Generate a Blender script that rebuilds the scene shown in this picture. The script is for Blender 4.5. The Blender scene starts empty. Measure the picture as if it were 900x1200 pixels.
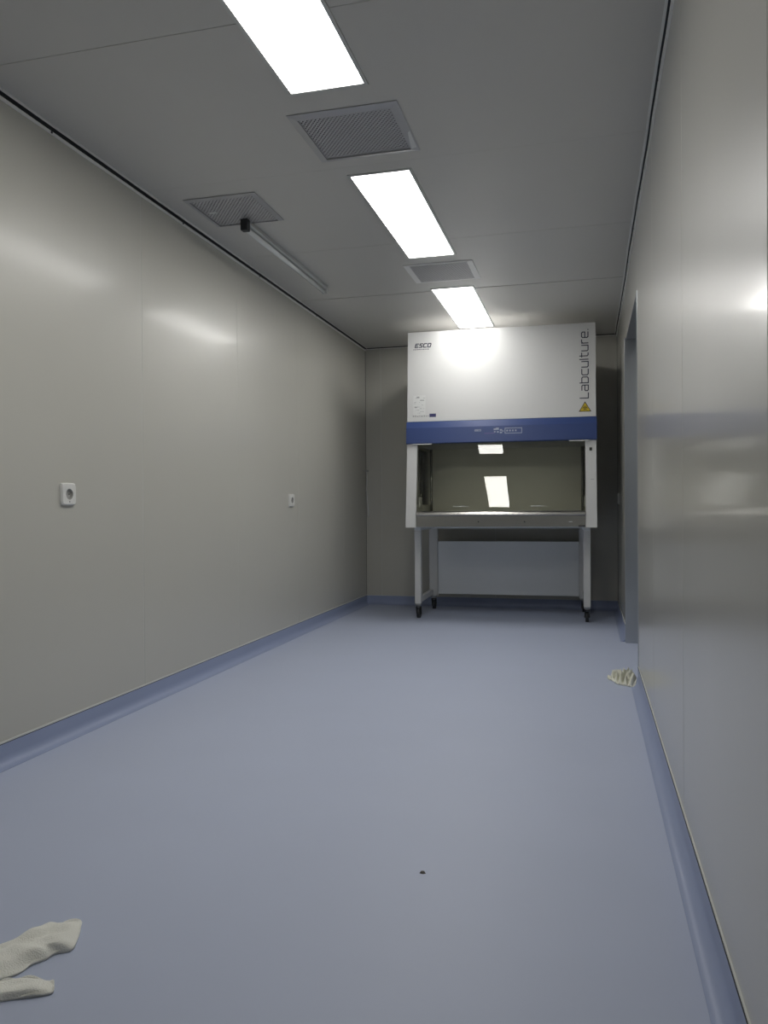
import bpy, math, random
from mathutils import Vector, Matrix

random.seed(7)
scene = bpy.context.scene
col = scene.collection
R = math.radians

# ------------------------------------------------------------------ camera, world, light level
F, YAW, PITCH, ROLL, CAMH = 920.3, 0.25438, -0.00727, -0.00654, 0.850
fw = Vector((-math.sin(YAW) * math.cos(PITCH), math.cos(YAW) * math.cos(PITCH), math.sin(PITCH)))
rt = Vector((math.cos(YAW), math.sin(YAW), 0))
up = rt.cross(fw)
rt2 = rt * math.cos(ROLL) + up * math.sin(ROLL)
up2 = -rt * math.sin(ROLL) + up * math.cos(ROLL)
cam = bpy.data.objects.new('camera', bpy.data.cameras.new('camera'))
cam.data.sensor_fit = 'VERTICAL'
cam.data.sensor_height = 36.0
cam.data.sensor_width = 27.0
cam.data.lens = F / 1200 * 36.0
cam.data.clip_start = 0.02
cam.matrix_world = Matrix(((rt2.x, up2.x, -fw.x, 0), (rt2.y, up2.y, -fw.y, 0), (rt2.z, up2.z, -fw.z, CAMH), (0, 0, 0, 1)))
col.objects.link(cam)
scene.camera = cam

world = bpy.data.worlds.new('world')
scene.world = world
world.use_nodes = True
world.node_tree.nodes['Background'].inputs[0].default_value = (0.5, 0.52, 0.55, 1)
world.node_tree.nodes['Background'].inputs[1].default_value = 0.02

scene.view_settings.view_transform = 'Standard'
scene.view_settings.look = 'None'
scene.view_settings.gamma = 1.0
scene.view_settings.use_curve_mapping = False
scene.view_settings.exposure = 0.0
LAMP = 15.0          # strength of the three LED ceiling panels

# ------------------------------------------------------------------ room measures (metres)
XL, XR, YF, YB, H = -1.873, 0.230, -1.00, 6.588, 2.228
SK = 0.075           # height of the coved skirting
DOOR = (3.93, 5.05, 1.872)   # near edge, far edge, head height

# ------------------------------------------------------------------ materials
MATS = {}
def mat(name, color, rough=0.5, metal=0.0, spec=0.5, var=0.04, scale=6.0, bump=0.0, bscale=(40, 40, 40),
        coat=0.0, coat_rough=0.1, coat_ior=1.5, rvar=0.0, emit=None):
    m = bpy.data.materials.new(name)
    m.use_nodes = True
    nt = m.node_tree
    b = nt.nodes['Principled BSDF']
    tc = nt.nodes.new('ShaderNodeTexCoord')
    nz = nt.nodes.new('ShaderNodeTexNoise')
    nz.inputs['Scale'].default_value = scale
    nz.inputs['Detail'].default_value = 4
    nt.links.new(tc.outputs['Object'], nz.inputs['Vector'])
    mx = nt.nodes.new('ShaderNodeMix'); mx.data_type = 'RGBA'
    c = Vector(color)
    mx.inputs[6].default_value = (*(c * (1 - var)), 1)
    mx.inputs[7].default_value = (*[min(1, v * (1 + var)) for v in c], 1)
    nt.links.new(nz.outputs['Fac'], mx.inputs[0])
    nt.links.new(mx.outputs[2], b.inputs['Base Color'])
    b.inputs['Roughness'].default_value = rough
    b.inputs['Metallic'].default_value = metal
    b.inputs['Specular IOR Level'].default_value = spec
    b.inputs['Coat Weight'].default_value = coat
    b.inputs['Coat Roughness'].default_value = coat_rough
    b.inputs['Coat IOR'].default_value = coat_ior
    if rvar:
        mr = nt.nodes.new('ShaderNodeMapRange')
        mr.inputs['To Min'].default_value = rough - rvar
        mr.inputs['To Max'].default_value = rough + rvar
        nt.links.new(nz.outputs['Fac'], mr.inputs['Value'])
        nt.links.new(mr.outputs['Result'], b.inputs['Roughness'])
    if bump:
        mp = nt.nodes.new('ShaderNodeMapping')
        mp.inputs['Scale'].default_value = bscale
        n2 = nt.nodes.new('ShaderNodeTexNoise')
        n2.inputs['Scale'].default_value = 1.0
        n2.inputs['Detail'].default_value = 3
        bp = nt.nodes.new('ShaderNodeBump')
        bp.inputs['Strength'].default_value = bump
        bp.inputs['Distance'].default_value = 0.01
        nt.links.new(tc.outputs['Object'], mp.inputs['Vector'])
        nt.links.new(mp.outputs['Vector'], n2.inputs['Vector'])
        nt.links.new(n2.outputs['Fac'], bp.inputs['Height'])
        nt.links.new(bp.outputs['Normal'], b.inputs['Normal'])
    if emit:
        b.inputs['Emission Color'].default_value = (*emit[:3], 1)
        b.inputs['Emission Strength'].default_value = emit[3]
    MATS[name] = m
    return m

mat('wall_steel', (0.504, 0.496, 0.446), rough=0.32, spec=0.45, var=0.015, scale=2.0, bump=0.008, bscale=(7, 7, 1.0), coat=1.0, coat_rough=0.115, coat_ior=1.085)
mat('ceiling_steel', (0.57, 0.56, 0.53), rough=0.40, spec=0.45, var=0.02, scale=2.0)
mat('vinyl', (0.435, 0.482, 0.615), rough=0.50, spec=0.42, var=0.035, scale=3.0, rvar=0.04)
mat('vinyl_cove', (0.285, 0.335, 0.485), rough=0.42, spec=0.42, var=0.03, scale=3.0)
mat('aluminium', (0.62, 0.63, 0.61), rough=0.35, metal=0.6, var=0.04, scale=30)
mat('sealant', (0.62, 0.63, 0.60), rough=0.5, var=0.06, scale=40)
mat('black_seal', (0.012, 0.013, 0.015), rough=0.6, var=0.2, scale=40)
mat('stainless', (0.52, 0.51, 0.48), rough=0.24, metal=1.0, var=0.04, scale=8, bump=0.03, bscale=(3, 60, 60))
mat('stainless_jamb', (0.50, 0.52, 0.54), rough=0.30, metal=1.0, var=0.05, scale=6, bump=0.04, bscale=(60, 60, 2))
mat('white_paint', (0.61, 0.613, 0.605), rough=0.40, spec=0.4, var=0.015, scale=5)
mat('grey_white_paint', (0.74, 0.765, 0.78), rough=0.45, spec=0.4, var=0.02, scale=5)
mat('blue_paint', (0.030, 0.058, 0.185), rough=0.38, spec=0.45, var=0.05, scale=6)
mat('dark_navy', (0.018, 0.018, 0.045), rough=0.5, var=0.1)
mat('navy_sticker', (0.03, 0.03, 0.11), rough=0.5, var=0.1)
mat('pale_print', (0.32, 0.36, 0.46), rough=0.5, var=0.05)
mat('purple_print', (0.12, 0.09, 0.25), rough=0.5, var=0.05)
mat('film', (0.66, 0.67, 0.66), rough=0.35, var=0.03, scale=60)
mat('grey_print', (0.33, 0.34, 0.34), rough=0.5, var=0.1, scale=80)
mat('yellow_sign', (0.62, 0.46, 0.02), rough=0.45, var=0.04)
mat('black_print', (0.02, 0.02, 0.015), rough=0.5, var=0.1)
mat('rubber', (0.025, 0.027, 0.03), rough=0.55, var=0.15, scale=40)
mat('caster_steel', (0.35, 0.36, 0.37), rough=0.35, metal=0.9, var=0.06, scale=40)
mat('grille_grey', (0.50, 0.50, 0.51), rough=0.45, metal=0.3, var=0.06, scale=25)
mat('grille_frame', (0.46, 0.46, 0.47), rough=0.42, metal=0.3, var=0.04, scale=12)
mat('bead_white', (0.80, 0.80, 0.77), rough=0.4, var=0.05, scale=30)
mat('head_shade', (0.16, 0.165, 0.17), rough=0.5, var=0.05, scale=10)  # shade under the door head is put into this dark grey
mat('vent_frame_pale', (0.78, 0.78, 0.77), rough=0.4, var=0.03, scale=12)
mat('chamber_steel', (0.66, 0.65, 0.58), rough=0.34, metal=0.55, var=0.04, scale=8)
mat('socket_insert', (0.36, 0.36, 0.34), rough=0.4, var=0.04, scale=30)
mat('duct_dark', (0.045, 0.045, 0.05), rough=0.8, var=0.2, scale=20)  # near-black colour puts in the darkness behind the grilles
mat('plastic_white', (0.70, 0.70, 0.67), rough=0.32, var=0.02, scale=20)
mat('plastic_shadow', (0.10, 0.10, 0.095), rough=0.5, var=0.1, scale=30)
mat('lamp_housing', (0.50, 0.51, 0.50), rough=0.4, var=0.03, scale=12)
mat('lamp_tube', (0.74, 0.76, 0.75), rough=0.12, spec=0.6, var=0.02, scale=12)
mat('door_paint', (0.40, 0.42, 0.43), rough=0.35, var=0.02, scale=4)
mat('cloth', (0.80, 0.80, 0.74), rough=0.85, spec=0.2, var=0.08, scale=22, bump=0.35, bscale=(400, 400, 400))
mat('rag_cloth', (0.74, 0.74, 0.64), rough=0.85, spec=0.2, var=0.14, scale=45, bump=0.35, bscale=(300, 300, 300))
mat('debris', (0.10, 0.09, 0.08), rough=0.7, var=0.2, scale=200)
mat('led', (0.9, 0.9, 0.9), rough=0.4, emit=(1.0, 0.985, 0.955, LAMP))

def glass_mat(name, tint):
    m = bpy.data.materials.new(name)
    m.use_nodes = True
    nt = m.node_tree
    nt.nodes.remove(nt.nodes['Principled BSDF'])
    out = nt.nodes['Material Output']
    tr = nt.nodes.new('ShaderNodeBsdfTransparent'); tr.inputs['Color'].default_value = (*tint, 1)
    gl = nt.nodes.new('ShaderNodeBsdfGlossy'); gl.inputs['Roughness'].default_value = 0.0
    fr = nt.nodes.new('ShaderNodeFresnel'); fr.inputs['IOR'].default_value = 1.52
    mx = nt.nodes.new('ShaderNodeMixShader')
    nt.links.new(fr.outputs[0], mx.inputs[0])
    nt.links.new(tr.outputs[0], mx.inputs[1])
    nt.links.new(gl.outputs[0], mx.inputs[2])
    nt.links.new(mx.outputs[0], out.inputs['Surface'])
    MATS[name] = m
glass_mat('sash_glass', (0.95, 0.955, 0.92))
glass_mat('window_glass', (0.80, 0.83, 0.80))

# ------------------------------------------------------------------ mesh builder
class MB:
    def __init__(s):
        s.v = []; s.f = []; s.m = []; s.sm = []
    def add(s, verts, faces, mi=0, smooth=False):
        o = len(s.v)
        s.v += [tuple(p) for p in verts]
        for f in faces:
            s.f.append([i + o for i in f]); s.m.append(mi); s.sm.append(smooth)
        return s
    def box(s, x0, x1, y0, y1, z0, z1, mi=0):
        v = [(x, y, z) for z in (z0, z1) for y in (y0, y1) for x in (x0, x1)]
        return s.add(v, [(0, 2, 3, 1), (4, 5, 7, 6), (0, 1, 5, 4), (2, 6, 7, 3), (0, 4, 6, 2), (1, 3, 7, 5)], mi)
    def rbox(s, x0, x1, y0, y1, z0, z1, r=0.003, mi=0):
        """box with chamfered edges"""
        lo = (x0, y0, z0); hi = (x1, y1, z1)
        r = min(r, (x1 - x0) * .45, (y1 - y0) * .45, (z1 - z0) * .45)
        v = []; idx = {}
        for sx in (0, 1):
            for sy in (0, 1):
                for sz in (0, 1):
                    c = [(lo, hi)[k][i] for i, k in enumerate((sx, sy, sz))]
                    d = [r if k == 0 else -r for k in (sx, sy, sz)]
                    for ax in range(3):
                        p = [c[i] + (0 if i == ax else d[i]) for i in range(3)]
                        idx[(sx, sy, sz, ax)] = len(v); v.append(p)
        f = []
        for ax in range(3):
            a, b = [(1, 2), (2, 0), (0, 1)][ax]
            for sd in (0, 1):
                q = []
                for (i, j) in ((0, 0), (1, 0), (1, 1), (0, 1)):
                    k = [0, 0, 0]; k[ax] = sd; k[a] = i; k[b] = j
                    q.append(idx[(*k, ax)])
                f.append(q if sd else q[::-1])
        for ax in range(3):
            a, b = [(1, 2), (2, 0), (0, 1)][ax]
            for i in (0, 1):
                for j in (0, 1):
                    k0 = [0, 0, 0]; k1 = [0, 0, 0]
                    k0[a] = k1[a] = i; k0[b] = k1[b] = j; k0[ax] = 0; k1[ax] = 1
                    q = [idx[(*k0, a)], idx[(*k1, a)], idx[(*k1, b)], idx[(*k0, b)]]
                    f.append(q if (i == j) else q[::-1])
        for sx in (0, 1):
            for sy in (0, 1):
                for sz in (0, 1):
                    q = [idx[(sx, sy, sz, k)] for k in range(3)]
                    f.append(q if (sx + sy + sz) % 2 else q[::-1])
        return s.add(v, f, mi)
    def prism_x(s, prof, x0, x1, mi=0, smooth=False):
        """profile of (y, z) points extruded along x"""
        n = len(prof)
        v = [(x0, y, z) for y, z in prof] + [(x1, y, z) for y, z in prof]
        s.add(v, [(i, (i + 1) % n, n + (i + 1) % n, n + i) for i in range(n)], mi, smooth)
        s.add(v, [list(range(n))[::-1], [n + i for i in range(n)]], mi)
        return s
    def prism_y(s, prof, y0, y1, mi=0, smooth=False):
        n = len(prof)
        v = [(x, y0, z) for x, z in prof] + [(x, y1, z) for x, z in prof]
        s.add(v, [(i, (i + 1) % n, n + (i + 1) % n, n + i) for i in range(n)], mi, smooth)
        s.add(v, [list(range(n))[::-1], [n + i for i in range(n)]], mi)
        return s
    def cyl(s, a, b, r, n=16, mi=0, r2=None):
        a = Vector(a); b = Vector(b); r2 = r if r2 is None else r2
        d = (b - a).normalized()
        u = d.orthogonal().normalized(); w = d.cross(u)
        v = []
        for p, rr in ((a, r), (b, r2)):
            for i in range(n):
                t = 2 * math.pi * i / n
                v.append(p + (u * math.cos(t) + w * math.sin(t)) * rr)
        s.add(v, [(i, (i + 1) % n, n + (i + 1) % n, n + i) for i in range(n)], mi, True)
        s.add(v, [list(range(n))[::-1], [n + i for i in range(n)]], mi)
        return s
    def tube(s, pts, r, n=8, mi=0):
        pts = [Vector(p) for p in pts]
        v = []; f = []
        for k, p in enumerate(pts):
            d = (pts[min(k + 1, len(pts) - 1)] - pts[max(k - 1, 0)]).normalized()
            u = d.cross(Vector((0.3, 0.9, 0.2))).normalized(); w = d.cross(u)
            for i in range(n):
                t = 2 * math.pi * i / n
                v.append(p + (u * math.cos(t) + w * math.sin(t)) * r)
        for k in range(len(pts) - 1):
            for i in range(n):
                f.append((k * n + i, k * n + (i + 1) % n, (k + 1) * n + (i + 1) % n, (k + 1) * n + i))
        f += [list(range(n))[::-1], [(len(pts) - 1) * n + i for i in range(n)]]
        return s.add(v, f, mi, True)
    def build(s, name, mats, parent=None, loc=(0, 0, 0), fix=True):
        me = bpy.data.meshes.new(name)
        me.from_pydata(s.v, [], s.f)
        for m in ([mats] if isinstance(mats, str) else mats):
            me.materials.append(MATS[m])
        me.polygons.foreach_set('material_index', s.m)
        me.polygons.foreach_set('use_smooth', s.sm)
        me.update()
        if fix:
            import bmesh
            bm = bmesh.new(); bm.from_mesh(me)
            bmesh.ops.remove_doubles(bm, verts=bm.verts, dist=1e-6)
            bmesh.ops.recalc_face_normals(bm, faces=bm.faces)
            bm.to_mesh(me); bm.free()
        o = bpy.data.objects.new(name, me)
        col.objects.link(o)
        o.parent = parent
        o.location = loc
        return o

def empty(name, loc=(0, 0, 0), rotz=0):
    o = bpy.data.objects.new(name, None)
    o.empty_display_size = 0.1
    col.objects.link(o)
    o.location = loc
    o.rotation_euler = (0, 0, rotz)
    return o

def tag(o, label=None, cat=None, group=None, kind=None):
    if label: o['label'] = label
    if cat: o['category'] = cat
    if group: o['group'] = group
    if kind: o['kind'] = kind
    return o

def struct(name, label, cat):
    o = empty(name)
    return tag(o, label, cat, kind='structure')

# ------------------------------------------------------------------ where things sit in the ceiling
LIGHTS = [(-0.950, -0.700, 1.335, 2.465), (-0.953, -0.705, 3.150, 4.263), (-0.955, -0.700, 4.925, 6.050)]
VENTS = [(-1.022, -0.622, 2.600, 2.985), (-1.752, -1.405, 3.190, 3.535), (-1.020, -0.622, 4.390, 4.755)]
M_ = 0.014
HOLES = [(a - M_, b + M_, c - M_, d + M_) for a, b, c, d in LIGHTS] + \
        [(a + .01, b - .01, c + .01, d - .01) for a, b, c, d in VENTS]

# ------------------------------------------------------------------ setting
fl = MB().box(XL - .06, XR + .16, YF - .06, YB + .06, -0.05, 0.0).build('floor', 'vinyl')
tag(fl, 'smooth blue-grey vinyl floor running the length of the room', 'floor', kind='structure')

ceil = struct('ceiling', 'grey coated steel panel ceiling with lamps and vents', 'ceiling')
joints = [YF, 0.12, 1.09, 2.072, 3.060, 4.018, 4.965, 5.955, YB]
seal = MB()
for i in range(len(joints) - 1):
    y0, y1 = joints[i] + .0015, joints[i + 1] - .0015
    dz = [0, .0006, 0, -.0004, .0004, 0, -.0022, -.001][i]
    hs = [h for h in HOLES if h[3] > y0 and h[2] < y1]
    xs = sorted({XL, XR} | {v for h in hs for v in h[:2]})
    ys = sorted({y0, y1} | {v for h in hs for v in h[2:] if y0 < v < y1})
    b = MB()
    for xa, xb in zip(xs, xs[1:]):
        for ya, yb in zip(ys, ys[1:]):
            cx, cy = (xa + xb) / 2, (ya + yb) / 2
            if any(h[0] < cx < h[1] and h[2] < cy < h[3] for h in hs):
                continue
            b.box(xa, xb, ya, yb, H + dz, H + .05)
    # inner walls between cells vanish into one slab
    o = b.build('ceiling_panel', 'ceiling_steel', ceil)
    if i:
        yj = joints[i]
        segs = [(XL, XR)]
        for h in HOLES:
            if h[2] < yj < h[3]:
                segs = [q for s_ in segs for q in ((s_[0], h[0]), (h[1], s_[1]))]
        for xa, xb in segs:
            seal.box(xa, xb, yj - .0015, yj + .0015, H + .0012, H + .03)
seal.build('joint_seal', 'sealant', ceil)
# roof deck above the panels keeps the void over the lamps dark
MB().box(XL - .06, XR + .16, YF - .06, YB + .06, H + .22, H + .26).build('roof_deck', 'duct_dark', ceil)

def panel_wall(name, label, axis, pos, out, cuts, zr=(0, H), th=0.06):
    """flat steel panels between the cuts, along x or y, front face at pos"""
    w = struct(name, label, 'wall')
    a, b_ = (pos, pos + out * th) if out > 0 else (pos + out * th, pos)
    for c0, c1, z0, z1 in cuts:
        m = MB()
        if axis == 'y':
            m.rbox(a, b_, c0 + .0012, c1 - .0012, z0, z1, .0016)
        else:
            m.rbox(c0 + .0012, c1 - .0012, a, b_, z0, z1, .0016)
        m.build('wall_panel', 'wall_steel', w)
    s = MB()
    a2, b2 = (pos + .0012, pos + .05) if out > 0 else (pos - .05, pos - .0012)
    for c0, c1, z0, z1 in cuts[1:]:
        if axis == 'y': s.box(a2, b2, c0 - .0016, c0 + .0016, z0, z1)
        else: s.box(c0 - .0016, c0 + .0016, a2, b2, z0, z1)
    s.build('joint_seal', 'sealant', w)
    return w

def cuts(js, z0=0, z1=H):
    return [(a, b, z0, z1) for a, b in zip(js, js[1:])]
panel_wall('wall_left', 'long glossy grey steel panel wall with two sockets', 'y', XL, -1,
           cuts([YF, 0.10, 1.08, 2.07, 3.043, 4.003, 4.933, 5.943, YB]))
panel_wall('wall_back', 'grey steel panel wall behind the white cabinet', 'x', YB, 1, cuts([XL, -1.734, -0.752, XR]))
panel_wall('wall_right', 'glossy grey steel panel wall mirroring the cabinet, with a doorway', 'y', XR, 1,
           cuts([YF, .16, 1.13, 2.10, 3.035, DOOR[0]]) + [(DOOR[0], DOOR[1], DOOR[2], H)] + cuts([DOOR[1], 5.98, YB]))
panel_wall('wall_front', 'grey steel panel wall behind the viewer', 'x', YF, -1, cuts([XL, -.9, XR]))

# coved skirting: (offset from wall, height) profile
def cove_profile(t=.005, r=.034, n=7):
    p = [(0.0, SK), (t, SK - .001), (t, r)]
    for i in range(1, n + 1):
        a = math.pi / 2 * i / n
        p.append((t + r - r * math.cos(a), r - r * math.sin(a) + .0012))
    p.append((t + r, 0.0)); p.append((0.0, 0.0))
    return p
prof = cove_profile()
def skirting(name, label, segs, side):
    root = struct(name, label, 'skirting')
    b = MB(); bead = MB(); line = MB()
    for c0, c1 in segs:
        if side == 'left':
            b.prism_y([(XL + o, z) for o, z in prof], c0, c1, smooth=False)
            bead.box(XL, XL + .004, c0, c1, SK + .0015, SK + .007); line.box(XL, XL + .0045, c0, c1, SK - .001, SK + .0015)
        elif side == 'right':
            b.prism_y([(XR - o, z) for o, z in prof], c0, c1)
            bead.box(XR - .003, XR, c0, c1, SK + .0015, SK + .0052); line.box(XR - .0045, XR, c0, c1, SK - .001, SK + .0015)
        elif side == 'back':
            b.prism_x([(YB - o, z) for o, z in prof], c0, c1)
            bead.box(c0, c1, YB - .003, YB, SK + .001, SK + .004)
        else:
            b.prism_x([(YF + o, z) for o, z in prof], c0, c1)
    o = b.build('coved_strip', 'vinyl_cove', root)
    for p in o.data.polygons: p.use_smooth = abs(p.normal.x) < .98 and len(p.vertices) == 4 and abs(p.normal.z) < .999
    o.data.set_sharp_from_angle(angle=R(40))
    if bead.v: bead.build('bead', 'sealant', root)
    if line.v: line.build('dark_line', 'black_seal', root)  # thin black strip along the top edge of the skirting
skirting('baseboard_left', 'blue coved vinyl skirting along the left wall', [(YF, YB)], 'left')
skirting('baseboard_right', 'blue coved vinyl skirting along the right wall', [(YF, DOOR[0] - .012), (DOOR[1] + .03, YB)], 'right')
skirting('baseboard_back', 'dark blue coved vinyl skirting under the back wall', [(XL, XR)], 'back')
skirting('baseboard_front', 'blue coved vinyl skirting behind the viewer', [(XL, XR)], 'front')

# ceiling edge channels: light beads either side of a dark gasket
def wob(y, amp):
    return amp * (math.sin(y * 3.1 + 1) + .6 * math.sin(y * 7.3) + .4 * math.sin(y * 17.0 + 2))
def channel(name, label, side):
    root = struct(name, label, 'trim')
    n = 60
    def strip(sect, amp):
        m = MB(); vs = []; fs = []
        k = len(sect)
        for i in range(n + 1):
            t = i / n
            for u, z in sect:
                if side in ('left', 'right'):
                    y = YF + (YB - YF) * t
                    x = XL + u + wob(y, amp) if side == 'left' else XR - u - wob(y, amp)
                    vs.append((x, y, H - z - abs(wob(y, amp)) * .4))
                else:
                    x = XL + (XR - XL) * t
                    vs.append((x, YB - u if side == 'back' else YF + u, H - z))
        for i in range(n):
            for j in range(k):
                fs.append((i * k + j, i * k + (j + 1) % k, (i + 1) * k + (j + 1) % k, (i + 1) * k + j))
        fs += [list(range(k)), [n * k + j for j in range(k)]]
        m.add(vs, fs)
        return m
    w = {'left': 1, 'right': 1, 'back': .6, 'front': 1}[side]
    amp = .0012 if side == 'right' else .0004
    strip([(-.004, -.001), (.012 * w, -.001), (.012 * w, .002), (.003, .003), (.002, .017 * w), (-.004, .017 * w)], amp).build('gasket', 'black_seal', root)
    strip([(-.004, .017 * w), (.007 * w, .0175 * w), (.007 * w, .027 * w), (-.004, .027 * w)], amp).build('wall_bead', 'bead_white', root)
    strip([(.012 * w, -.003), (.020 * w, -.003), (.020 * w, .004 * w), (.012 * w, .0045 * w)], amp).build('ceiling_bead', 'bead_white', root)
    if side in ('left', 'right'):
        for y in ([2.45, 3.4, 4.3, 5.3] if side == 'left' else [1.9, 2.66, 3.55, 4.05, 4.6]):
            x = XL + .0068 if side == 'left' else XR - .0072
            sx = 1 if side == 'left' else -1
            MB().cyl((x, y, H - .022), (x + sx * .0025, y, H - .022), .0045, 8).build('screw', 'rubber', root)
channel('trim_1', 'dark sealing channel between left wall and ceiling', 'left')
channel('trim_2', 'wavy dark sealing channel between right wall and ceiling', 'right')
channel('trim_3', 'dark sealing channel between back wall and ceiling', 'back')
channel('trim_4', 'dark sealing channel above the wall behind the viewer', 'front')

# doorway in the right wall: stainless lining, leaf closed at the far face
door = struct('door_1', 'doorway in the right wall lined with stainless steel jambs', 'door')
d0, d1, dz = DOOR
MB().rbox(XR - .003, XR + .13, d0, d0 + .012, 0, dz, .0015).build('jamb', 'stainless_jamb', door)
MB().rbox(XR - .011, XR + .13, d1 - .012, d1 + .028, 0, dz, .0015).build('jamb', 'stainless_jamb', door)
MB().rbox(XR - .003, XR + .13, d0 + .012, d1 - .012, dz - .012, dz, .0015).build('head', 'head_shade', door)
leaf = MB().rbox(XR + .085, XR + .125, d0 + .014, d1 - .014, .008, dz - .014, .002).build('leaf', 'door_paint', door)
h = MB()
h.rbox(XR + .079, XR + .085, d0 + .06, d0 + .10, .93, 1.11, .002)
h.cyl((XR + .079, d0 + .08, 1.04), (XR + .05, d0 + .08, 1.04), .008, 12)
h.rbox(XR + .044, XR + .056, d0 + .072, d0 + .20, 1.032, 1.048, .004)
h.build('handle', 'stainless', leaf)
# ------------------------------------------------------------------ ceiling lights
def ceiling_light(i, rect, label):
    x0, x1, y0, y1 = rect
    root = empty('ceiling_light', ((x0 + x1) / 2, (y0 + y1) / 2, H))
    tag(root, label, 'light', 'LED panels down the middle of the ceiling')
    w, d = (x1 - x0) / 2, (y1 - y0) / 2
    f = MB(); m = .013; e = .004
    f.rbox(-w - m, w + m, -d - m, -d, -e, .03, .001)
    f.rbox(-w - m, w + m, d, d + m, -e, .03, .001)
    f.rbox(-w - m, -w, -d, d, -e, .03, .001)
    f.rbox(w, w + m, -d, d, -e, .03, .001)
    f.box(-w - m, w + m, -d - m, d + m, .03, .04)
    f.build('frame', 'aluminium', root)
    MB().box(-w, w, -d, d, .000, .006).build('diffuser', 'led', root)
for i, (rc, lb) in enumerate(zip(LIGHTS, ['glowing white ceiling panel cut by the top of the picture, nearest of three',
                                         'glowing white ceiling panel between the two middle air vents, middle of three',
                                         'glowing white ceiling panel right above the white cabinet, farthest of three'])):
    ceiling_light(i, rc, lb)

# ------------------------------------------------------------------ ceiling vents
def clip_line(c, dirn, w, d):
    """clip the line through c along dirn to the rectangle |x|<=w, |y|<=d"""
    t0, t1 = -9, 9
    for k, lim in ((0, w), (1, d)):
        if abs(dirn[k]) < 1e-9:
            if abs(c[k]) > lim: return None
            continue
        a, b = (-lim - c[k]) / dirn[k], (lim - c[k]) / dirn[k]
        t0 = max(t0, min(a, b)); t1 = min(t1, max(a, b))
    return (t0, t1) if t1 - t0 > .004 else None
def vent(rect, label, style, pitch):
    x0, x1, y0, y1 = rect
    root = empty('ceiling_vent', ((x0 + x1) / 2, (y0 + y1) / 2, H))
    tag(root, label, 'vent', 'air vents in the ceiling')
    w, d = (x1 - x0) / 2, (y1 - y0) / 2
    fx, fy = {'wide': (.030, .030), 'plain': (.022, .016), 'bright': (.034, .016)}[style]
    fm = 'vent_frame_pale' if style == 'bright' else 'grille_frame'
    # sloping picture-frame: four mitred bars
    e = .0055 if style == 'bright' else .010
    f = MB()
    def bar(p):
        n = 4
        f.add(p, [(0, 1, 2, 3), (4, 7, 6, 5), (0, 4, 5, 1), (1, 5, 6, 2), (2, 6, 7, 3), (3, 7, 4, 0)])
    W, D, w2, d2 = w, d, w - fx, d - fy
    O = [(-W, -D), (W, -D), (W, D), (-W, D)]; I = [(-w2, -d2), (w2, -d2), (w2, d2), (-w2, d2)]
    for k in range(4):
        a, b = O[k], O[(k + 1) % 4]; c, g = I[(k + 1) % 4], I[k]
        bar([(*a, -.001), (*b, -.001), (*c, 0.002), (*g, 0.002), (*a, -.004), (*b, -.004), (*c, -e), (*g, -e)])
    f.build('frame', fm, root)
    g = MB(); r = pitch * .27
    dirs = [(math.cos(a), math.sin(a)) for a in ((R(52), R(128)) if style != 'bright' else (R(80), R(20)))]
    span = w2 + d2
    for dn in dirs:
        nrm = (-dn[1], dn[0])
        pk = pitch
        k = -span
        while k < span:
            c = (nrm[0] * k, nrm[1] * k)
            t = clip_line(c, dn, w2, d2)
            if t:
                zt = -.004 if dn is dirs[0] else -.0047
                p = []
                for tt in t:
                    for sg in (-1, 1):
                        p.append((c[0] + dn[0] * tt + nrm[0] * r * sg, c[1] + dn[1] * tt + nrm[1] * r * sg))
                q = [p[0], p[1], p[3], p[2]]
                g.add([(*a, zt) for a in q] + [(*a, zt + .0012) for a in q],
                      [(0, 1, 2, 3), (4, 7, 6, 5), (0, 4, 5, 1), (1, 5, 6, 2), (2, 6, 7, 3), (3, 7, 4, 0)])
            k += pk
    gr = g.build('perforated_sheet', 'grille_grey', root, fix=False)
    u = MB()
    u.box(-w2 - .01, w2 + .01, -d2 - .01, d2 + .01, .14, .15)
    for a, b, c, dd in ((-w2 - .01, -w2 - .005, -d2 - .01, d2 + .01), (w2 + .005, w2 + .01, -d2 - .01, d2 + .01),
                        (-w2 - .005, w2 + .005, -d2 - .01, -d2 - .005), (-w2 - .005, w2 + .005, d2 + .005, d2 + .01)):
        u.box(a, b, c, dd, .003, .14)
    u.build('duct_box', 'duct_dark', root)
    return root, w, d
vA, w, d = vent(VENTS[0], 'large dark square ceiling vent with a torn white sticker on its rim', 'wide', .0125)
MB().add([(w - .004, .02, -.0062), (w - .006, .155, -.0062), (w - .026, .155, -.0105), (w - .020, .09, -.0095), (w - .012, .03, -.008),
          (w - .004, .02, -.0067), (w - .006, .155, -.0067), (w - .026, .155, -.0110), (w - .020, .09, -.0100), (w - .012, .03, -.0085)],
         [(0, 1, 2, 3, 4), (9, 8, 7, 6, 5), (0, 5, 6, 1), (1, 6, 7, 2), (2, 7, 8, 3), (3, 8, 9, 4), (4, 9, 5, 0)]).build('sticker', 'film', vA)
vB, w, d = vent(VENTS[1], 'small square grey ceiling vent beside the unlit tube lamp', 'plain', .0135)
MB().rbox(-.128, -.088, -.016, .0, -.0065, -.0053, .0003).build('paper_tag', 'film', vB)
vent(VENTS[2], 'pale-rimmed ceiling vent between the two farther glowing panels', 'bright', .0150)

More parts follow.
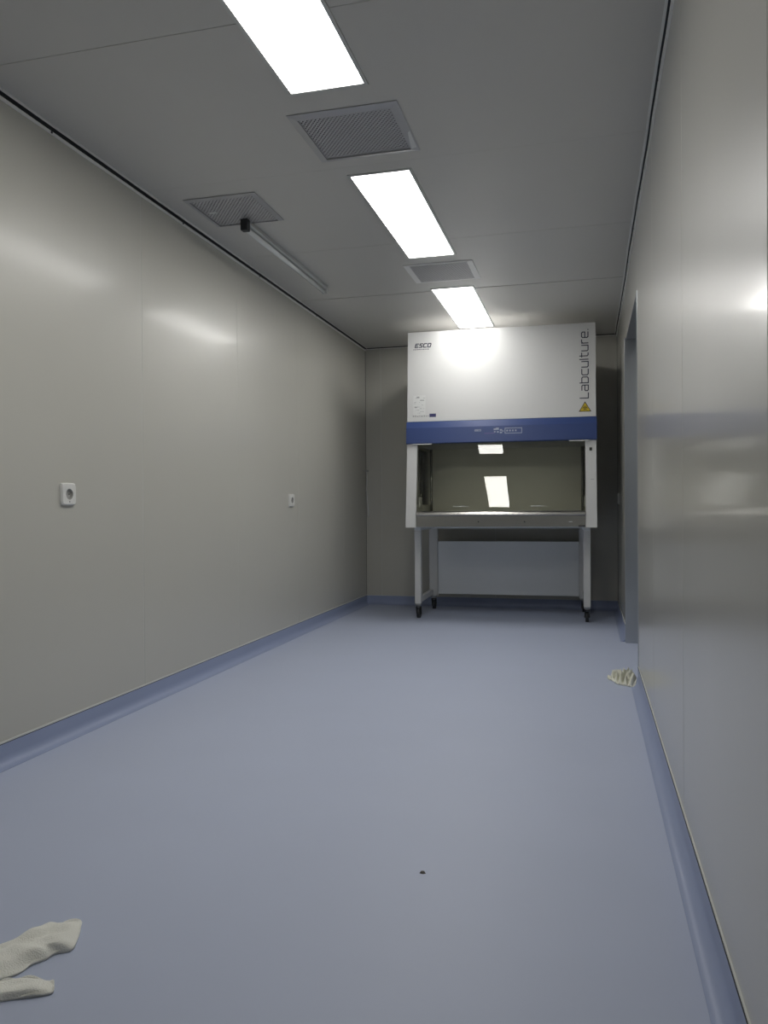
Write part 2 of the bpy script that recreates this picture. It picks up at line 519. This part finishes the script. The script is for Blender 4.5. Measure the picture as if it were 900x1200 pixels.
# ------------------------------------------------------------------ unlit tube lamp
lamp = empty('tube_lamp', (-1.580, 4.07, H))
tag(lamp, 'unlit slim tube lamp on the ceiling near the left wall', 'lamp')
L = .585
MB().prism_y([(-.012, 0), (-.016, -.020), (-.010, -.026), (.010, -.026), (.016, -.020), (.012, 0)], -L, L).build('housing', 'lamp_housing', lamp)
MB().cyl((-.004, -L + .02, -.042), (-.004, L - .012, -.042), .0125, 16).build('tube', 'lamp_tube', lamp)
MB().rbox(-.019, .017, -L - .024, -L + .012, -.058, -.000, .003).build('end_cap', 'rubber', lamp)
MB().rbox(-.017, .015, L - .016, L + .008, -.056, -.000, .003).build('end_cap', 'lamp_housing', lamp)

# ------------------------------------------------------------------ wall sockets
def socket(loc, rotz, label, grp='wall sockets'):
    root = empty('wall_socket', loc, rotz)          # local -y faces the room
    tag(root, label, 'socket', grp)
    b = MB(); n = 40
    # rounded-square plate with bevelled rim
    def ring(s, y, e):
        pts = []
        for k in range(n):
            t = 2 * math.pi * k / n
            q = s / (abs(math.cos(t)) ** e + abs(math.sin(t)) ** e) ** (1 / e)
            pts.append((q * math.cos(t), y, q * math.sin(t)))
        return pts
    rings = [ring(.0415, 0, 9), ring(.0415, -.007, 9), ring(.037, -.012, 8)]
    circ = ring(.0205, -.012, 2)
    deep = [(x * .93, -.002, z * .93) for x, y, z in circ]
    rings += [circ]
    vs = [p for r_ in rings for p in r_]
    fs = []
    for k in range(len(rings) - 1):
        for i in range(n):
            fs.append((k * n + i, k * n + (i + 1) % n, (k + 1) * n + (i + 1) % n, (k + 1) * n + i))
    b.add(vs, fs); b.build('plate', 'plastic_white', root)
    c = MB()
    c.add(circ + deep, [(i, (i + 1) % n, n + (i + 1) % n, n + i) for i in range(n)] + [[n + i for i in range(n)]], 0)
    for s in (-1, 1):
        c.cyl((s * .0095, -.0022, 0), (s * .0095, -.0030, 0), .003, 10, 1)
    ins = c.build('insert', ['socket_insert', 'plastic_shadow'], root)
    MB().cyl((0, -.0135, -.028), (0, -.0118, -.028), .002, 8).build('screw', 'plastic_shadow', root)
    return root
socket((XL, 2.526, .9025), R(90), 'white wall socket low on the left wall, the nearer and larger')
socket((XL, 4.795, .893), R(90), 'white wall socket low on the left wall, the farther and smaller')
socket((XR, 6.24, .897), R(-90), 'white wall socket on the right wall, seen edge-on beside the cabinet')

# ------------------------------------------------------------------ thin wire in the back left corner
wire = empty('corner_wire', (XL + .012, YB - .012, 1.158))
tag(wire, 'thin white wire hanging from a small clip in the back left corner', 'wire')
MB().rbox(-.012, .012, -.008, .012, -.008, .008, .002).cyl((-.012, 0, -.003), (-.012, -.09, -.003), .002, 8).build('clip', 'caster_steel', wire)
MB().tube([(0, -.004, -.006), (.002, -.005, -.08), (-.003, -.003, -.16), (.004, -.006, -.24), (.012, -.008, -.32), (.014, -.006, -.40)], .0045).build('cable', 'film', wire)

# ------------------------------------------------------------------ biosafety cabinet
CAB = empty('biosafety_cabinet', (-.614, 5.69, 0), R(1.75))
tag(CAB, 'tall white and blue laboratory safety cabinet on a wheeled stand', 'cabinet')
HW = .669
ZT, ZB1, ZB0, ZC = 2.130, 1.466, 1.303, .695      # top, blue band top, blue band bottom, column bottom
def fy(z):           # front face y for a height
    if z >= ZB0: return -.055 * (ZT - z) / (ZT - ZB0)
    return -.055 - .080 * (ZB0 - z) / (ZB0 - ZC)
DEPTH = .80
# hood body behind the front panel
MB().prism_x([(fy(1.99) + .014, 1.99), (fy(ZB0) + .014, ZB0), (DEPTH, ZB0), (DEPTH, 1.99)], -HW + .002, HW - .002).build('hood', 'white_paint', CAB)
MB().rbox(-.50, .50, .16, .70, 1.9905, 2.035, .004).build('exhaust_filter', 'grille_grey', CAB)
for s_ in (-1, 1):
    MB().prism_x([(fy(ZT) + .014, ZT - .002), (fy(1.99) + .014, 1.9905), (.30, 1.9905)], s_ * (HW - .012) - .006, s_ * (HW - .012) + .006).build('gusset', 'white_paint', CAB)
fp = MB()
t = .012
fp.prism_x([(fy(ZT), ZT), (fy(ZB1), ZB1 + .002), (fy(ZB1) + t, ZB1 + .002), (fy(ZT) + t, ZT)], -HW, HW)
fpan = fp.build('front_panel', 'white_paint', CAB)
# blue control band, three facets
bl = MB()
bl.prism_x([(fy(ZB1) + t, ZB1), (fy(ZB1) - .004, ZB1), (fy(ZB1) - .022, ZB1 - .048), (fy(ZB0) - .020, ZB0 + .006), (fy(ZB0) - .014, ZB0), (fy(ZB0) + .03, ZB0)], -HW - .004, HW + .004)
band = bl.build('control_band', 'blue_paint', CAB)

# --- marks on the front panel (u = local x, v = height), laid on the sloping face
def mark_on(u, v, off=.0006):
    return (u, fy(v) - off, v)
def band_face(z):
    za, zb = ZB1 - .048, ZB0 + .006
    ya, yb = fy(ZB1) - .022, fy(ZB0) - .020
    return ya + (yb - ya) * (za - z) / (za - zb)
def mark_band(u, v, off=.0006):
    return (u, band_face(v) - off, v)
def quad(m, pts, fn, mi=0, th=.0006):
    a = [fn(u, v, th) for u, v in pts]; b = [fn(u, v, -.0002) for u, v in pts]
    n = len(pts)
    m.add(a + b, [list(range(n)), [n + i for i in range(n)][::-1]] + [(i, n + i, n + (i + 1) % n, (i + 1) % n) for i in range(n)], mi)
def strokes(m, polys, fn, place, wd, mi=0, th=.0006):
    """polys in glyph units; place maps to (u, v); wd stroke width in metres"""
    for pl in polys:
        P = [Vector(place(*q)) for q in pl]
        for a, b in zip(P, P[1:]):
            d = (b - a)
            if d.length < 1e-6: continue
            d.normalize(); n = Vector((-d.y, d.x)) * wd / 2
            a2, b2 = a - d * wd * .42, b + d * wd * .42
            quad(m, [a2 + n, a2 - n, b2 - n, b2 + n], fn, mi, th)
GL = {
 'L': (.85, [[(0, 1.3), (0, 0), (.85, 0)]]),
 'a': (.9, [[(.08, 1), (.75, 1), (.9, .85), (.9, 0), (.13, 0), (0, .12), (0, .42), (.13, .54), (.9, .54)]]),
 'b': (.95, [[(0, 1.3), (0, 0), (.8, 0), (.95, .15), (.95, .85), (.8, 1), (0, 1)]]),
 'c': (.9, [[(.9, 1), (.15, 1), (0, .85), (0, .15), (.15, 0), (.9, 0)]]),
 'u': (.9, [[(0, 1), (0, .15), (.15, 0), (.9, 0)], [(.9, 1), (.9, 0)]]),
 'l': (.02, [[(0, 1.3), (0, 0)]]),
 't': (.65, [[(.18, 1.3), (.18, .15), (.33, 0), (.65, 0)], [(0, 1), (.65, 1)]]),
 'r': (.55, [[(0, 0), (0, 1)], [(0, .8), (.18, 1), (.55, 1)]]),
 'e': (.9, [[(0, .5), (.9, .5), (.9, .85), (.75, 1), (.15, 1), (0, .85), (0, .15), (.15, 0), (.9, 0)]]),
 '.': (.05, [[(0, .0), (.03, .0)]]),
 'E': (.8, [[(.85, 1), (.1, 1), (0, .5), (0, 0), (.8, 0)], [(.05, .5), (.7, .5)]]),
 'S': (.8, [[(.85, 1), (.15, 1), (.05, .55), (.75, .45), (.7, 0), (0, 0)]]),
 'C': (.8, [[(.85, 1), (.15, 1), (0, .8), (0, .15), (.1, 0), (.8, 0)]]),
 'O': (.85, [[(.1, 0), (0, .15), (.05, .85), (.15, 1), (.75, 1), (.85, .85), (.8, .15), (.7, 0), (.1, 0)]]),
}
def text(m, s, fn, u0, v0, size, wd, gap=.3, vertical=False, slant=0.0, mi=0):
    x = 0
    for ch in s:
        w_, pl = GL[ch]
        if vertical:
            strokes(m, pl, fn, lambda gx, gy, x=x: (u0 - gy * size, v0 + (x + gx) * size), wd, mi)
        else:
            strokes(m, pl, fn, lambda gx, gy, x=x: (u0 + (x + gx + gy * slant) * size, v0 + gy * size), wd, mi)
        x += w_ + gap
    return x * size
m = MB(); text(m, 'Labculture.', mark_on, .618, 1.597, .0435, .0068, .36, True)
m.build('lettering', 'dark_navy', fpan, fix=False)
m = MB()
text(m, 'ESCO', mark_on, -.614, 2.016, .026, .0072, .38, slant=.18)
rr = random.Random(3)
x = -.628
while x < -.512:
    wv = rr.uniform(.004, .013)
    quad(m, [(x, 1.998), (x, 2.003), (x + wv, 2.003), (x + wv, 1.998)], mark_on)
    x += wv + .003
m.build('logo', 'dark_navy', fpan, fix=False)
# instruction sticker, lower left
m = MB()
quad(m, [(-.625, 1.515), (-.625, 1.660), (-.535, 1.660), (-.535, 1.515)], mark_on, 0, .0005)
for v in [1.648, 1.640, 1.610, 1.600, 1.588, 1.575, 1.563, 1.552, 1.540, 1.530]:
    x = -.618
    while x < -.548:
        wv = rr.uniform(.004, .016)
        if rr.random() < .45: quad(m, [(x, v - .0016), (x, v + .0016), (x + wv, v + .0016), (x + wv, v - .0016)], mark_on, 1, .0009)
        x += wv + .004
for a in [(-.575, -.545, 1.620, 1.627), (-.615, -.598, 1.568, 1.578), (-.60, -.58, 1.640, 1.652)]:
    quad(m, [(a[0], a[2]), (a[0], a[3]), (a[1], a[3]), (a[1], a[2])], mark_on, 1, .0009)
m.build('sticker', ['film', 'grey_print'], fpan, fix=False)
m = MB()
quad(m, [(-.505, 1.498), (-.505, 1.523), (-.457, 1.523), (-.457, 1.498)], mark_on, 0)
x = -.628
while x < -.512:
    wv = rr.uniform(.004, .016)
    hh = rr.uniform(.003, .007)
    quad(m, [(x, 1.502), (x, 1.502 + hh * 2), (x + wv, 1.502 + hh * 2), (x + wv, 1.502)], mark_on, 1)
    x += wv + .006
m.build('sticker', ['navy_sticker', 'grey_print'], fpan, fix=False)
# biohazard triangle
m = MB()
cx, cz, sw, sh = .595, 1.502, .043, .072
tri = lambda s, lift=0: [(cx - sw * s, cz + sh * (1 - s) * .36), (cx + sw * s, cz + sh * (1 - s) * .36), (cx, cz + sh - sh * (1 - s) * .64)]
quad(m, tri(1.0), mark_on, 1, .0006)
quad(m, tri(.80), mark_on, 0, .0010)
c0 = (cx, cz + .026)
def ringm(c, ro, ri, a0, a1, mi, th=.0014, n=14):
    for k in range(n):
        a, b = a0 + (a1 - a0) * k / n, a0 + (a1 - a0) * (k + 1) / n
        quad(m, [(c[0] + ro * math.cos(a), c[1] + ro * math.sin(a)), (c[0] + ri * math.cos(a), c[1] + ri * math.sin(a)),
                 (c[0] + ri * math.cos(b), c[1] + ri * math.sin(b)), (c[0] + ro * math.cos(b), c[1] + ro * math.sin(b))], mark_on, mi, th)
for a in (90, 210, 330):
    ca = (c0[0] + .0095 * math.cos(R(a)), c0[1] + .0095 * math.sin(R(a)))
    ringm(ca, .0098, .0062, R(a + 35), R(a + 325), 1)
ringm(c0, .0125, .0105, 0, 2 * math.pi, 1, .0014, 20)
ringm(c0, .003, .0, 0, 2 * math.pi, 1, .0014, 8)
m.build('warning_sign', ['yellow_sign', 'black_print'], fpan, fix=False)
# control membrane on the blue band
m = MB()
text(m, 'ESCO', mark_band, -.172, 1.384, .011, .0036, .25)
def frame_(u0, u1, v0, v1, wd, mi):
    for a in ((u0, u1, v0, v0 + wd), (u0, u1, v1 - wd, v1), (u0, u0 + wd, v0, v1), (u1 - wd, u1, v0, v1)):
        quad(m, [(a[0], a[2]), (a[0], a[3]), (a[1], a[3]), (a[1], a[2])], mark_band, mi)
frame_(.040, .162, 1.361, 1.402, .005, 0)
for k in range(4):
    u = .052 + .020 * k
    quad(m, [(u, 1.376), (u, 1.388), (u + .011, 1.388), (u + .011, 1.376)], mark_band, 0)
for (u, v, s) in ((-.030, 1.394, .008), (-.012, 1.397, .011), (-.030, 1.376, .006), (.014, 1.388, .008), (.014, 1.370, .008), (-.008, 1.374, .007), (.028, 1.380, .005)):
    quad(m, [(u - s, v - s * .7), (u - s, v + s * .7), (u + s, v + s * .7), (u + s, v - s * .7)], mark_band, 0)
quad(m, [(-.105, 1.364), (-.105, 1.369), (-.030, 1.369), (-.030, 1.364)], mark_band, 1)
m.build('control_print', ['pale_print', 'purple_print'], band, fix=False)
# thin white strips under the blue band
for u0, u1 in ((-.628, -.485), (.485, .622)):
    y = fy(ZB0) - .0165
    MB().rbox(u0, u1, y - .003, y + .012, ZB0 - .007, ZB0 - .0005, .001).build('edge_strip', 'white_paint', CAB)

# side columns
CW = .074
for s in (-1, 1):
    a, b = (-HW, -HW + CW) if s < 0 else (HW - CW, HW)
    cm = MB().prism_x([(fy(ZB0) - .001, ZB0), (fy(ZC), ZC), (fy(ZC) + .055, ZC), (fy(ZB0) + .055, ZB0)], a, b).build('side_column', 'white_paint', CAB)
    if s > 0:
        def mark_c(u, v, off=.0006): return (u, fy(v) - off, v)
        q = MB(); quad(q, [(.622, 1.228), (.622, 1.250), (.640, 1.250), (.640, 1.228)], mark_c, 0, .004); q.build('key_switch', 'black_print', cm, fix=False)
        q = MB(); quad(q, [(.628, 1.026), (.628, 1.030), (.652, 1.030), (.652, 1.026)], mark_c); q.build('scratch', 'grey_print', cm, fix=False)
# chamber: side panels with a glass window each, stainless back, worktop and floor pan
for s in (-1, 1):
    xo, xi = s * (HW - .004), s * (HW - .068)
    a, b = min(xo, xi), max(xo, xi)
    sp = MB()
    y0, y1 = -.06, DEPTH - .16
    zl, zh = .86, 1.285
    sp.prism_x([(fy(ZC) + .056, ZC), (fy(zl) + .056, zl), (DEPTH, zl), (DEPTH, ZC)], a, b)
    sp.prism_x([(fy(zh) + .056, zh), (fy(ZB0) + .056, ZB0 - .0005), (DEPTH, ZB0 - .0005), (DEPTH, zh)], a, b)
    sp.box(a, b, y1, DEPTH, zl, zh)
    side = sp.build('side_panel', 'chamber_steel', CAB)
    mid = (a + b) / 2
    MB().prism_x([(fy(zl) + .057, zl), (fy(zh) + .057, zh), (y1, zh), (y1, zl)], mid - .003, mid + .003).build('side_window', 'window_glass', side)
    so = s * (HW - .068)
    a2, b2 = (so, so + .014) if s < 0 else (so - .014, so)
    MB().rbox(a2, b2, .02, .10, .838, .915, .003).build('outlet', 'plastic_white', side)
XI = HW - .069
MB().box(-XI, XI, .54, .552, .79, ZB0 - .0005).build('chamber_back', 'chamber_steel', CAB)
for s_ in (-1, 1):
    MB().cyl((s_ * (XI - .012), .532, .757), (s_ * (XI - .012), .532, ZB0 - .001), .011, 12).build('corner_bead', 'stainless', CAB)
MB().box(-XI, XI, .553, DEPTH, ZC, ZB0 - .0005).build('rear_plenum', 'white_paint', CAB)
MB().box(-XI, XI, .02, .54, .735, .755).build('work_tray', 'stainless', CAB)
MB().box(-XI, XI, .0, .54, ZC, ZC + .012).build('floor_pan', 'grey_white_paint', CAB)
# front air grille: slotted strip just behind the arm rest
g = MB(); n = 74
gx0, gx1 = -HW + CW + .004, HW - CW - .004
for k in range(n):
    xa = gx0 + (gx1 - gx0) * k / n
    g.box(xa, xa + (gx1 - gx0) / n * .55, -.058, .02, .803, .812)
g.box(gx0, gx1, -.066, -.058, .800, .812)
g.box(gx0, gx1, .012, .022, .755, .812)
g.box(gx0, gx1, -.062, .014, .770, .776, 1)
g.build('air_grille', ['stainless', 'black_seal'], CAB, fix=False)
# arm rest and apron
yb = fy(.70)
ap = [(-.066, .811), (yb + .030, .811), (yb + .018, .808), (yb + .007, .802), (yb + .001, .793), (yb + .001, .785), (yb + .006, .779),
      (yb + .016, .776), (yb + .0155, .700), (yb + .018, .697), (-.02, .697), (-.02, .71), (-.066, .715)]
AX = HW - CW - .001
arm = MB().prism_x(ap, -AX, AX).build('arm_rest', 'stainless', CAB)
for p in arm.data.polygons: p.use_smooth = len(p.vertices) == 4
arm.data.set_sharp_from_angle(angle=R(35))
for u in (-.145, .178):
    MB().cyl((u, yb + .022, .735), (u, yb + .0125, .735), .0045, 10).build('bolt', 'rubber', arm)
MB().rbox(.545, .590, yb + .0115, yb + .022, .702, .710, .001).build('latch', 'rubber', arm)
MB().rbox(.480, .505, yb + .0135, yb + .022, .733, .737, .0005).build('plate', 'film', arm)
# tilted sash
TS = math.tan(R(9.1))
zs0, zs1 = .818, 1.303
def ys(z): return -.030 - (zs1 - z) * TS
sash = MB().prism_x([(ys(zs0), zs0), (ys(zs1), zs1), (ys(zs1) + .006, zs1), (ys(zs0) + .006, zs0)], -HW + CW + .002, HW - CW - .002).build('sash', 'sash_glass', CAB)
for u in (-.270, .275):
    hb = MB()
    for du, hz in ((-.038, .004), (0, .006), (.036, .003)):
        y = ys(.846)
        hb.rbox(u + du - .018, u + du + .018, y - .010, y - .0005, .843, .843 + hz, .001)
    hb.build('sash_handle', 'film', sash)

# stand: frame, four legs with castors, side rails, rear panel
stand_m = MB()
FYL, RYL = .160, .700
stand_m.box(-.640, .640, RYL - .024, RYL + .024, ZC - .030, ZC - .002)
for x in (-.631, .609):
    stand_m.box(x - .024, x + .024, FYL - .024, RYL - .024, ZC - .030, ZC - .002)
stand = stand_m.build('stand', 'grey_white_paint', CAB)
def leg(x, y, wx, wy, name='leg'):
    MB().rbox(x - wx, x + wx, y - wy, y + wy, .112, ZC - .030, .003).build('leg', 'white_paint', stand)
    c = MB()
    c.rbox(x - .022, x + .022, y - .022, y + .022, .098, .112, .002, 1)
    c.cyl((x, y, .098), (x, y, .088), .014, 12, 1)
    c.prism_x([(y - .020, .088), (y + .020, .088), (y + .030, .030), (y + .010, .030)], x - .019, x - .014, 0)
    c.prism_x([(y - .020, .088), (y + .020, .088), (y + .030, .030), (y + .010, .030)], x + .014, x + .019, 0)
    c.box(x - .019, x + .019, y - .020, y + .020, .084, .089, 0)
    c.cyl((x - .012, y + .016, .038), (x + .012, y + .016, .038), .038, 20, 0)
    c.cyl((x - .0215, y + .016, .038), (x + .0215, y + .016, .038), .006, 10, 1)
    c.build('castor', ['rubber', 'caster_steel'], stand)
leg(-.631, FYL, .024, .024); leg(.609, FYL, .025, .024)
leg(-.600, RYL, .036, .022); leg(.600, RYL, .036, .022)
for x in (-.618, .606):
    MB().rbox(x - .014, x + .014, FYL + .022, RYL - .020, .122, .165, .003).build('side_rail', 'white_paint', stand)
MB().rbox(-.563, .563, RYL - .012, RYL + .004, .128, .560, .002).build('rear_panel', 'grey_white_paint', stand)
# ------------------------------------------------------------------ cloths on the floor
def cloth(name, outline, h, seed, material, fold_dir, folds, label, grp=None, z0=0.0015, rim=.55, rough=.25):
    rg = random.Random(seed)
    cx = sum(p[0] for p in outline) / len(outline); cy = sum(p[1] for p in outline) / len(outline)
    # resample outline with a smooth closed curve
    N = 96; P = []
    n = len(outline)
    for k in range(N):
        t = k / N * n; i = int(t); u = t - i
        p0, p1, p2, p3 = [Vector(outline[(i + j - 1) % n]) for j in range(4)]
        P.append(.5 * ((2 * p1) + (-p0 + p2) * u + (2 * p0 - 5 * p1 + 4 * p2 - p3) * u * u + (-p0 + 3 * p1 - 3 * p2 + p3) * u ** 3))
    ph = [rg.uniform(0, 6.28) for _ in range(8)]
    fd = Vector(fold_dir).normalized(); fn = Vector((-fd.y, fd.x))
    rs = [0, .12, .25, .38, .5, .6, .7, .78, .85, .91, .955, .985, 1.0]
    vs = []; fs = []
    for r_ in rs:
        for k in range(N):
            q = Vector((cx, cy)) + (P[k] - Vector((cx, cy))) * r_
            a = (q - Vector((cx, cy))).dot(fn); b = (q - Vector((cx, cy))).dot(fd)
            w1 = math.sin(a * folds + ph[0] + 3 * math.sin(b * 14 + ph[1]))
            w2 = math.sin(a * folds * 2.3 + b * 30 + ph[2])
            w3 = math.sin(b * folds * 1.6 + a * 40 + ph[3])
            edge = 1 - max(0, (r_ - .6) / .4) ** 2.2 * (1 - rim * .3)
            z = h * (.62 + rough * w1 + rough * .45 * w2 + rough * .4 * w3) * edge
            z = max(z, .003)
            if r_ == 1.0: z = max(.0, .002 + .003 * (1 + math.sin(k * .7 + ph[4])))
            vs.append((q.x, q.y, z0 + z))
    for i in range(len(rs) - 1):
        for k in range(N):
            fs.append((i * N + k, i * N + (k + 1) % N, (i + 1) * N + (k + 1) % N, (i + 1) * N + k))
    base = len(vs)
    for k in range(N): vs.append((P[k].x * .985 + cx * .015, P[k].y * .985 + cy * .015, 0.0005))
    last = (len(rs) - 1) * N
    for k in range(N): fs.append((last + k, last + (k + 1) % N, base + (k + 1) % N, base + k))
    fs.append([base + k for k in range(N)])
    vs = [(x - cx, y - cy, z) for x, y, z in vs]
    o = MB().add(vs, fs, 0, True).build(name, material, None, (cx, cy, 0))
    tag(o, label, 'cloth', grp)
    return o
cloth('crumpled_cloth', [(-1.101, 1.271), (-1.075, 1.330), (-1.060, 1.368), (-1.042, 1.376), (-1.013, 1.397), (-.992, 1.370), (-.976, 1.339), (-.962, 1.302),
                         (-.985, 1.282), (-.990, 1.262), (-1.004, 1.240), (-1.012, 1.205), (-1.060, 1.150), (-1.150, 1.085), (-1.235, 1.060), (-1.235, 1.140), (-1.170, 1.200)],
      .027, 4, 'cloth', (.5, .9), 70, 'long rumpled off-white cloth on the floor, upper of the two at the left edge', rough=.2)
cloth('crumpled_cloth', [(-1.022, 1.178), (-.990, 1.200), (-.935, 1.203), (-.918, 1.190), (-.915, 1.172), (-.984, 1.135), (-1.060, 1.080), (-1.130, 1.030), (-1.165, 1.028), (-1.125, 1.085), (-1.055, 1.145)],
      .016, 9, 'cloth', (.8, .5), 60, 'flat folded off-white cloth on the floor, lower of the two at the left edge', rough=.18)
cloth('crumpled_rag', [(.086, 3.985), (.112, 4.035), (.130, 4.070), (.150, 4.105), (.180, 4.100), (.205, 4.085), (.222, 4.020), (.224, 3.930), (.213, 3.850), (.196, 3.815),
                       (.170, 3.835), (.150, 3.850), (.128, 3.870), (.110, 3.925)],
      .032, 12, 'rag_cloth', (.3, 1), 260, 'small crumpled cream rag on the floor by the right skirting', rough=.62)
# speck on the floor
dm = MB()
pts = [(-.007, -.003), (.002, -.005), (.008, -.001), (.005, .004), (-.005, .003)]
dm.add([(x, y, 0) for x, y in pts] + [(x * .6, y * .6 + .001, .004) for x, y in pts],
       [(4, 3, 2, 1, 0), (5, 6, 7, 8, 9)] + [(i, (i + 1) % 5, 5 + (i + 1) % 5, 5 + i) for i in range(5)])
sp = dm.build('debris_chip', 'debris', None, (-.375, 1.775, .0003))
tag(sp, 'tiny dark chip of debris in the middle of the blue floor', 'debris')
